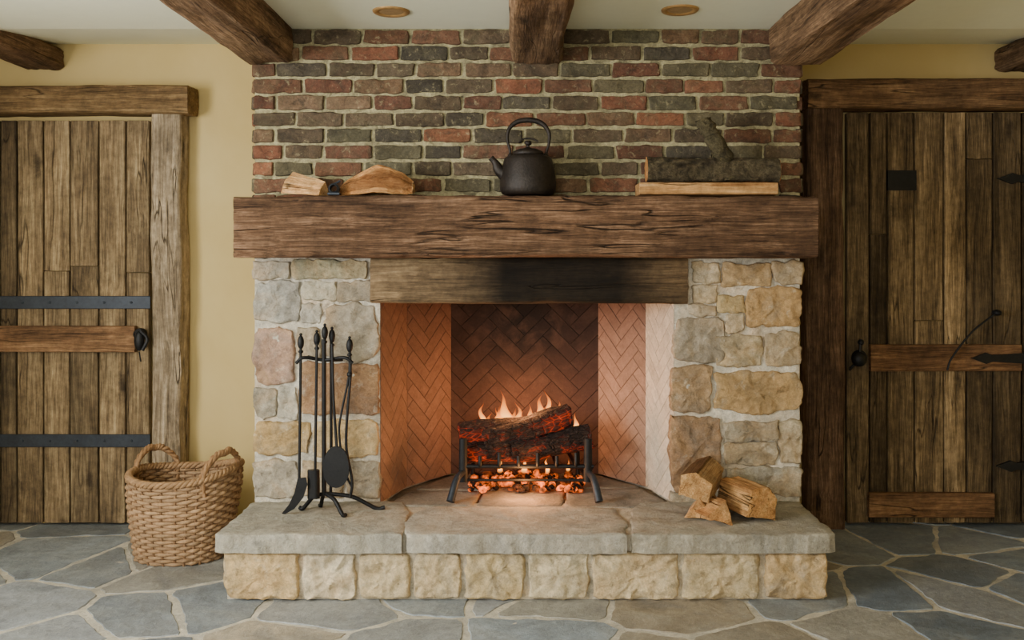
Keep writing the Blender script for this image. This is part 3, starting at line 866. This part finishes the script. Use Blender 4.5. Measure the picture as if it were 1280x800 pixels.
# ------------------------------------------------------------ firewood
def split_log(parent,name,sec,L,M,barkidx=(),face=(1,1,1),bark=(0.25,0.2,0.16),cap=(1.05,1,0.95),amp=0.006,taper=None,mat=None,ridge=0.0,freq=14,bend=None,sm=28):
    mb=MB()
    def cf(j,t): return bark if j in barkidx else tuple(f*(0.9+0.3*noise.noise(Vector((j*.5,t*3,L*50)))) for f in face)
    loft(mb,sec,L,40,Matrix(),amp,freq,colf=cf,capcol=cap,taper=taper,ridge=ridge,bend=bend)
    ob=mb.build(name,mat or M_log,smooth=sm)
    ob.matrix_world=M
    if parent: ob.parent=parent; ob.matrix_parent_inverse=Matrix.Translation(-parent.location)
    return ob
def dens(poly,d=0.006): return [tuple(q) for q in resample([Vector(p) for p in poly],d)]
def RM(loc,rx=0,ry=0,rz=0):
    return Matrix.Translation(loc)@Matrix.Rotation(math.radians(rz),4,'Z')@Matrix.Rotation(math.radians(ry),4,'Y')@Matrix.Rotation(math.radians(rx),4,'X')
d=3.46
g=empty('split_firewood',(PX(383,d),d,ZM))
sec=dens([(-0.05,0.0),(0.05,0.0),(0.048,0.02),(0.012,0.088),(-0.03,0.05)])
split_log(g,'wedge',sec,0.165,RM((PX(383,d),d,ZM+0.006),0,3,-28),amp=0.004,face=(1.08,0.98,0.86),cap=(1.1,1.0,0.85),taper=lambda t:1.0-0.4*t,bend=lambda t:(0,-0.014*t),ridge=0.004,freq=20)
g=empty('split_firewood',(PX(472,d),d,ZM))
sec=dens([(-0.06,0.0),(0.06,0.0),(0.068,0.028),(0.045,0.05),(0.03,0.085),(-0.012,0.112),(-0.05,0.06)])
def ctap(t):
    pts=[(0,0.38),(0.12,0.62),(0.35,0.86),(0.52,1.0),(0.7,0.92),(0.85,0.74),(1.0,0.42)]
    for (a,x),(b,y) in zip(pts,pts[1:]):
        if t<=b: return x+(y-x)*(t-a)/(b-a)
    return .4
split_log(g,'chunk',sec,0.285,RM((PX(471,d),d,ZM+0.010),0,0,-8),barkidx=list(range(14,18))+list(range(48,62)),bark=(0.5,0.36,0.26),face=(0.95,0.74,0.54),amp=0.010,freq=20,ridge=0.018,taper=ctap,bend=lambda t:(0,-0.050*(1-ctap(t))),sm=18)
mb=MB(); c=P(418,236,3.42); c.z=ZM+0.024
lathe(mb,[(0.014,-0.02),(0.02,-0.014),(0.02,0.014),(0.014,0.02),(0.012,0.014),(0.012,-0.014),(0.014,-0.02)],c,24,M=Matrix.Rotation(math.pi/2,4,'X'))
box(mb,(c.x-0.022,c.y-0.02,ZM+0.001),(c.x+0.022,c.y+0.02,ZM+0.008)); tube(mb,[c+Vector((0,0,0.018)),c+Vector((0.022,0,0.03))],0.004)
mb.build('iron_ring_clamp',M_strap)
d=3.46
mb=MB(); x0,x1=PX(797,d),PX(966,d)
beam(mb,(x0,d-0.07,ZM+0.001),(x1,d+0.07,ZM+0.003+0.042),'X',amp=0.002,r=0.003,nseg=20,n=4,col=(1.0,0.9,0.76),freq=8); zt=ZM+0.046
mb.build('wooden_board',M_log)
mb=MB()
R=0.048; ns=48; sec=[(math.cos(2*math.pi*i/ns)*R,math.sin(2*math.pi*i/ns)*R) for i in range(ns)]
bk=C(92,82,62)
L=PX(972,d)-PX(808,d)
loft(mb,sec,L,100,Matrix.Translation((PX(890,d),d,zt+R+0.004)),0.007,16,colf=lambda j,t:sc3(bk,0.95+0.9*noise.noise(Vector((j*.3,t*30,1)))),capcol=(0.72,0.54,0.38),capmi=1,stretch=0.7,ridge=0.010)
sp=spline([P(911,224,d),P(907,205,d-0.01),P(897,182,d-0.015),P(885,162,d-0.01),P(878,149,d)],9)
n=len(sp)
tube(mb,[p+noise.noise_vector(p*30)*0.008 for p in sp],0.02,18,radii=[0.036-0.006*i/n+0.010*noise.noise(Vector((i*.45,0,3))) for i in range(n)],col=C(92,84,60))
mb.build('bark_log',[M_bark,M_log],smooth=30)
pile=empty('firewood_pile',(PX(905,3.4),3.4,ZH))
secA=dens([(-0.06,-0.045),(0.055,-0.05),(0.06,0.025),(0.01,0.055),(-0.055,0.03)])
secB=dens([(-0.062,-0.06),(0.07,-0.05),(0.06,0.05),(-0.02,0.062),(-0.065,0.02)])
secT=dens([(-0.055,-0.032),(0.06,-0.032),(0.0,0.045)])
split_log(pile,'log_a',secT,0.20,RM((PX(880,3.43),3.43,ZH+0.040),0,0,70),barkidx=range(0,9),cap=(0.85,0.70,0.54),ridge=0.004)
split_log(pile,'log_b',secB,0.19,RM((PX(934,3.39),3.39,ZH+0.070),6,0,112),barkidx=range(0,11),cap=(0.98,0.84,0.66),face=(0.9,0.78,0.62),ridge=0.006)
split_log(pile,'log_c',secA,0.22,RM((PX(878,3.44),3.44,ZH+0.132),14,-4,66),barkidx=range(32,44),cap=(1.0,0.90,0.74),ridge=0.006)
split_log(pile,'log_d',secT,0.13,RM((PX(893,3.33),3.33,ZH+0.042),20,4,105),barkidx=range(0,9),cap=(0.85,0.72,0.58),face=(0.85,0.7,0.55),ridge=0.004)

# ------------------------------------------------------------ fireplace tools
mb=MB(); d=3.46; zs=ZH+0.008
T=lambda px,py,dd=0.0:P(px,py,d+dd)
tube(mb,[T(405,424),T(405,600),Vector((PX(405,d),d,zs+0.06))],0.009,10)
tube(mb,[T(414,424,0.02),T(414,560,0.02),Vector((PX(412,d),d+0.02,zs+0.05))],0.006,8)
for px,py,dd in ((376,428,-0.03),(396,424,0),(406,416,0),(415,420,0.02),(437,432,-0.03)):
    c=T(px,py,dd); sphere(mb,c,0.014,sc=(0.9,0.9,1.9)); sphere(mb,c-Z_*0.035,0.010,sc=(1,1,0.7)); sphere(mb,c+Z_*0.03,0.006)
tube(mb,spline([T(370,454,-0.03),T(380,447,-0.03),T(405,450,0),T(430,447,-0.03),T(441,454,-0.03)],8),0.0065,8)
tube(mb,spline([T(385,446,0.03),T(405,450,0),T(428,450,0.04)],6),0.006,8)
hub=Vector((PX(407,d),d,zs+0.06))
for px,dy in ((374,0.02),(481,0.02),(432,-0.085),(400,0.06)):
    q=Vector((PX(px,d+dy),d+dy,zs))
    tube(mb,spline([hub,hub.lerp(q,0.45)+Z_*0.012,hub.lerp(q,0.85)-Z_*0.01,q+Vector((0,0,0.002))],7),0.008,8)
def plate(pts,th,dd):
    V=[T(x,y,dd) for x,y in pts]; n=len(V); V=V+[v+Y_*th for v in V]
    mb.add(V,[tuple(range(n)),tuple(range(n,2*n))[::-1]]+[(i,(i+1)%n,(i+1)%n+n,i+n) for i in range(n)])
tube(mb,[T(376,430,-0.03),T(375,520,-0.035),T(374,600,-0.045)],0.0055,8)
plate([(372,598),(382,597),(384,606),(379,622),(368,636),(356,643),(352,642),(361,631),(368,616)],0.006,-0.05)
tube(mb,[T(396,430,-0.012),T(394,590,-0.02)],0.0055,8)
loft(mb,rrect(0.03,0.042,0.008,4),0.105,8,Matrix.Translation(T(392,605,-0.02))@Matrix.Rotation(math.pi/2,4,'Y'),0.003,20)
tube(mb,spline([T(415,430,-0.02),T(417,500,-0.03),T(421,560,-0.045)],6),0.0055,8)
sh=[(420+15.5*math.cos(a)*(1.0 if math.sin(a)<0 else 1.05),584+26*math.copysign(abs(math.sin(a))**0.8,math.sin(a))) for a in [2*math.pi*i/28 for i in range(28)]]
plate(sh,0.008,-0.05)
tube(mb,spline([T(437,436,-0.03),T(436,470,-0.03),T(428,510,-0.035),T(424,540,-0.035),T(430,585,-0.035),T(440,610,-0.03)],8),0.0042,8)
tube(mb,spline([T(437,436,-0.03),T(438,470,-0.03),T(434,520,-0.035),T(433,560,-0.035),T(440,600,-0.035),T(438,622,-0.03)],8),0.0055,8)
sphere(mb,T(437,468,-0.03),0.011)
mb.build('fireplace_tool_set',M_iron,smooth=50)

# ------------------------------------------------------------ grate
mb=MB(); gd=3.69
def G(px,py,dd=0): return P(px,py,gd+dd)
zg=PZ(583,gd)
for py,r in ((583,0.009),(600,0.006)):
    tube(mb,[G(574,py),G(742,py)],r,8)
tube(mb,[G(590,583,0.27),G(730,583,0.27)],0.008,8)
for i in range(6):
    px=600+i*24
    tube(mb,spline([G(px,566 if i%2 else 570),G(px,583),Vector((PX(px,gd),gd+0.1,zg-0.012)),Vector((PX(px,gd)*0.9,gd+0.27,zg+0.01)),Vector((PX(px,gd)*0.9,gd+0.30,zg+0.05))],6),0.008,8)
for sx,px in ((-1,579),(1,735)):
    tube(mb,[G(px,548),G(px,602)],0.012,8,radii=[0.016,0.019],flat=0.7)
    a=G(px,590); foot=Vector((PX(563 if sx<0 else 749,3.575),3.575,ZH+0.006))
    m=a.lerp(foot,0.5)+Vector((0,-0.012,0.03))
    sp=spline([a,m,foot],8); tube(mb,sp,0.012,8,radii=[0.012+0.006*i/len(sp) for i in range(len(sp))],mi=1)
    bk=Vector((PX(px,gd)*0.9,gd+0.27,ZH+0.004)); tube(mb,[Vector((bk.x,bk.y,zg+0.02)),bk],0.009,8)
    tube(mb,[G(px,600),Vector((bk.x,bk.y,zg-0.05))],0.008,8)
mb.build('fire_grate',[M_iron,M_strap],smooth=50)

bl=empty('burning_logs',(0,3.8,ZH))
def blog(a,b,r,name):
    a=Vector(a);b=Vector(b); L=(b-a).length; mb=MB(); ns=40
    sec=[(math.cos(2*math.pi*i/ns)*r*(1+0.10*math.cos(3*2*math.pi*i/ns)),math.sin(2*math.pi*i/ns)*r) for i in range(ns)]
    loft(mb,sec,L,60,Matrix(),0.012,13,stretch=0.5,capamp=0.01,ridge=0.012)
    q=(b-a).to_track_quat('X','Z'); ob=mb.build(name,M_char,smooth=50)
    ob.matrix_world=Matrix.Translation((a+b)/2)@q.to_matrix().to_4x4()
    ob.parent=bl; ob.matrix_parent_inverse=Matrix.Translation(-bl.location)
blog(P(575,544,3.80),P(672,534,3.84),0.050,'log_1')
blog(P(606,553,3.76),P(712,517,3.80),0.050,'log_2')
blog(P(582,564,3.76),P(656,564,3.78),0.042,'log_3')
blog(P(640,565,3.75),P(738,546,3.78),0.050,'log_4')
blog(P(600,560,3.92),P(722,552,3.90),0.042,'log_5')
mb=MB()
for k in range(150):
    x=random.uniform(-0.22,0.24); y=random.uniform(3.72,3.98); r=random.uniform(0.010,0.024)
    z=ZH+r*0.6+0.02*max(0,1-abs(x)/0.24)*random.random()
    V=[];S_=random.random()*50; seg=7
    for i in range(5):
        ph=math.pi*i/4
        for j in range(seg):
            a=2*math.pi*j/seg; q=Vector((math.sin(ph)*math.cos(a),math.sin(ph)*math.sin(a),math.cos(ph)*0.7))
            V.append(Vector((x,y,z))+q*r*(1+0.35*noise.noise(q*2+Vector((S_,0,0)))))
    Fc=[(i*seg+j,(i+1)*seg+j,(i+1)*seg+(j+1)%seg,i*seg+(j+1)%seg) for i in range(4) for j in range(seg)]
    mb.add(V,Fc)
ob=mb.build('ember_bed',M_ember,smooth=0); ob.parent=bl; ob.matrix_parent_inverse=Matrix.Translation(-bl.location)
mb=MB()
def flame(px,pb,pt,d,w,lean=0.0,seed=0):
    A=P(px,pb,d);B=P(px+lean,pt,d); n=26;seg=14;V=[];R=[]
    for i in range(n+1):
        t=i/n; c=A.lerp(B,t)
        c.x+=w*1.2*t*(noise.noise(Vector((t*2.2,seed*3.3,0))))*1.3
        c.y+=0.02*noise.noise(Vector((t*2,seed,9)))
        r=w*(math.sin(math.pi*min(1,t**0.55*0.95+0.05))**1.1)*(1-0.45*t)*(1+0.35*noise.noise(Vector((t*5,seed,5))))
        r=max(r,0.0006)
        for j in range(seg):
            a=2*math.pi*j/seg
            V.append(c+Vector((math.cos(a)*r,math.sin(a)*r*0.6,0))); R.append(t)
    Fc=[(i*seg+j,i*seg+(j+1)%seg,(i+1)*seg+(j+1)%seg,(i+1)*seg+j) for i in range(n) for j in range(seg)]
    mb.add(V,Fc,rnds=R)
fl=[(608,545,503,3.86,.026,-5),(618,545,507,3.84,.026,4),(631,545,488,3.85,.036,-1),(641,545,502,3.87,.026,5),(625,548,509,3.83,.034,1),(614,550,516,3.85,.034,-2),(636,546,510,3.84,.036,0),
(672,540,492,3.86,.032,3),(684,538,487,3.87,.026,-2),(664,542,504,3.85,.026,-4),(694,535,500,3.88,.024,5),(651,545,512,3.88,.030,2),(678,540,506,3.84,.036,0),(688,540,510,3.85,.032,0),(717,545,515,3.86,.018,3),(708,545,510,3.87,.018,-3),(600,552,520,3.84,.022,-4),
(655,592,569,3.76,.014,0),(684,592,571,3.77,.012,0),(625,592,570,3.77,.013,0),(710,590,573,3.77,.010,0)]
for i,f in enumerate(fl): flame(*f,seed=i*1.7)
ob=mb.build('flames',M_flame,smooth=80); ob.parent=bl; ob.matrix_parent_inverse=Matrix.Translation(-bl.location)

# ------------------------------------------------------------ lights
def arealight(name,loc,target,sx,sy,power,col):
    l=bpy.data.lights.new(name,'AREA'); l.shape='RECTANGLE'; l.size=sx; l.size_y=sy; l.energy=power; l.color=col
    o=bpy.data.objects.new(name,l); o.location=loc
    o.rotation_euler=(Vector(target)-Vector(loc)).to_track_quat('-Z','Y').to_euler(); scene.collection.objects.link(o)
arealight('added_daylight_left',(WL+0.01,(wy0+wy1)/2,(wz0+wz1)/2),(WL+1,(wy0+wy1)/2,(wz0+wz1)/2),wy1-wy0,wz1-wz0,150,(1.0,0.98,0.94))  # area lamp for left daylight, set in the added window
arealight('added_fill_rear',((rx0+rx1)/2-0.6,YR+0.02,(rz0+rz1)/2),((rx0+rx1)/2-0.6,YR+1,(rz0+rz1)/2),2.2,rz1-rz0,80,(1.0,0.98,0.92))  # frontal fill lamp, added at the unseen rear opening and offset left
def pl(name,loc,p,r,col):
    l=bpy.data.lights.new(name,'POINT'); l.energy=p; l.shadow_soft_size=r; l.color=col
    o=bpy.data.objects.new(name,l); o.location=loc; scene.collection.objects.link(o)
pl('fire_glow',(0.0,3.82,0.60),9,0.08,(1.0,0.44,0.17))
pl('ember_glow',(0.0,3.64,0.32),3.5,0.04,(1.0,0.42,0.14))

w=bpy.data.worlds.new('World'); scene.world=w; w.use_nodes=True
bg=w.node_tree.nodes['Background']; bg.inputs[0].default_value=(0.75,0.85,1.0,1); bg.inputs[1].default_value=0.6

cam=bpy.data.cameras.new('Camera'); cam.sensor_width=36; cam.lens=36*F/1280
cam.shift_x=-(HX-640)/1280; cam.shift_y=-(400-HY)/1280
cam.clip_start=0.05
co=bpy.data.objects.new('Camera',cam); co.location=(0,0,EYE); co.rotation_euler=(math.pi/2,0,0)
scene.collection.objects.link(co); scene.camera=co
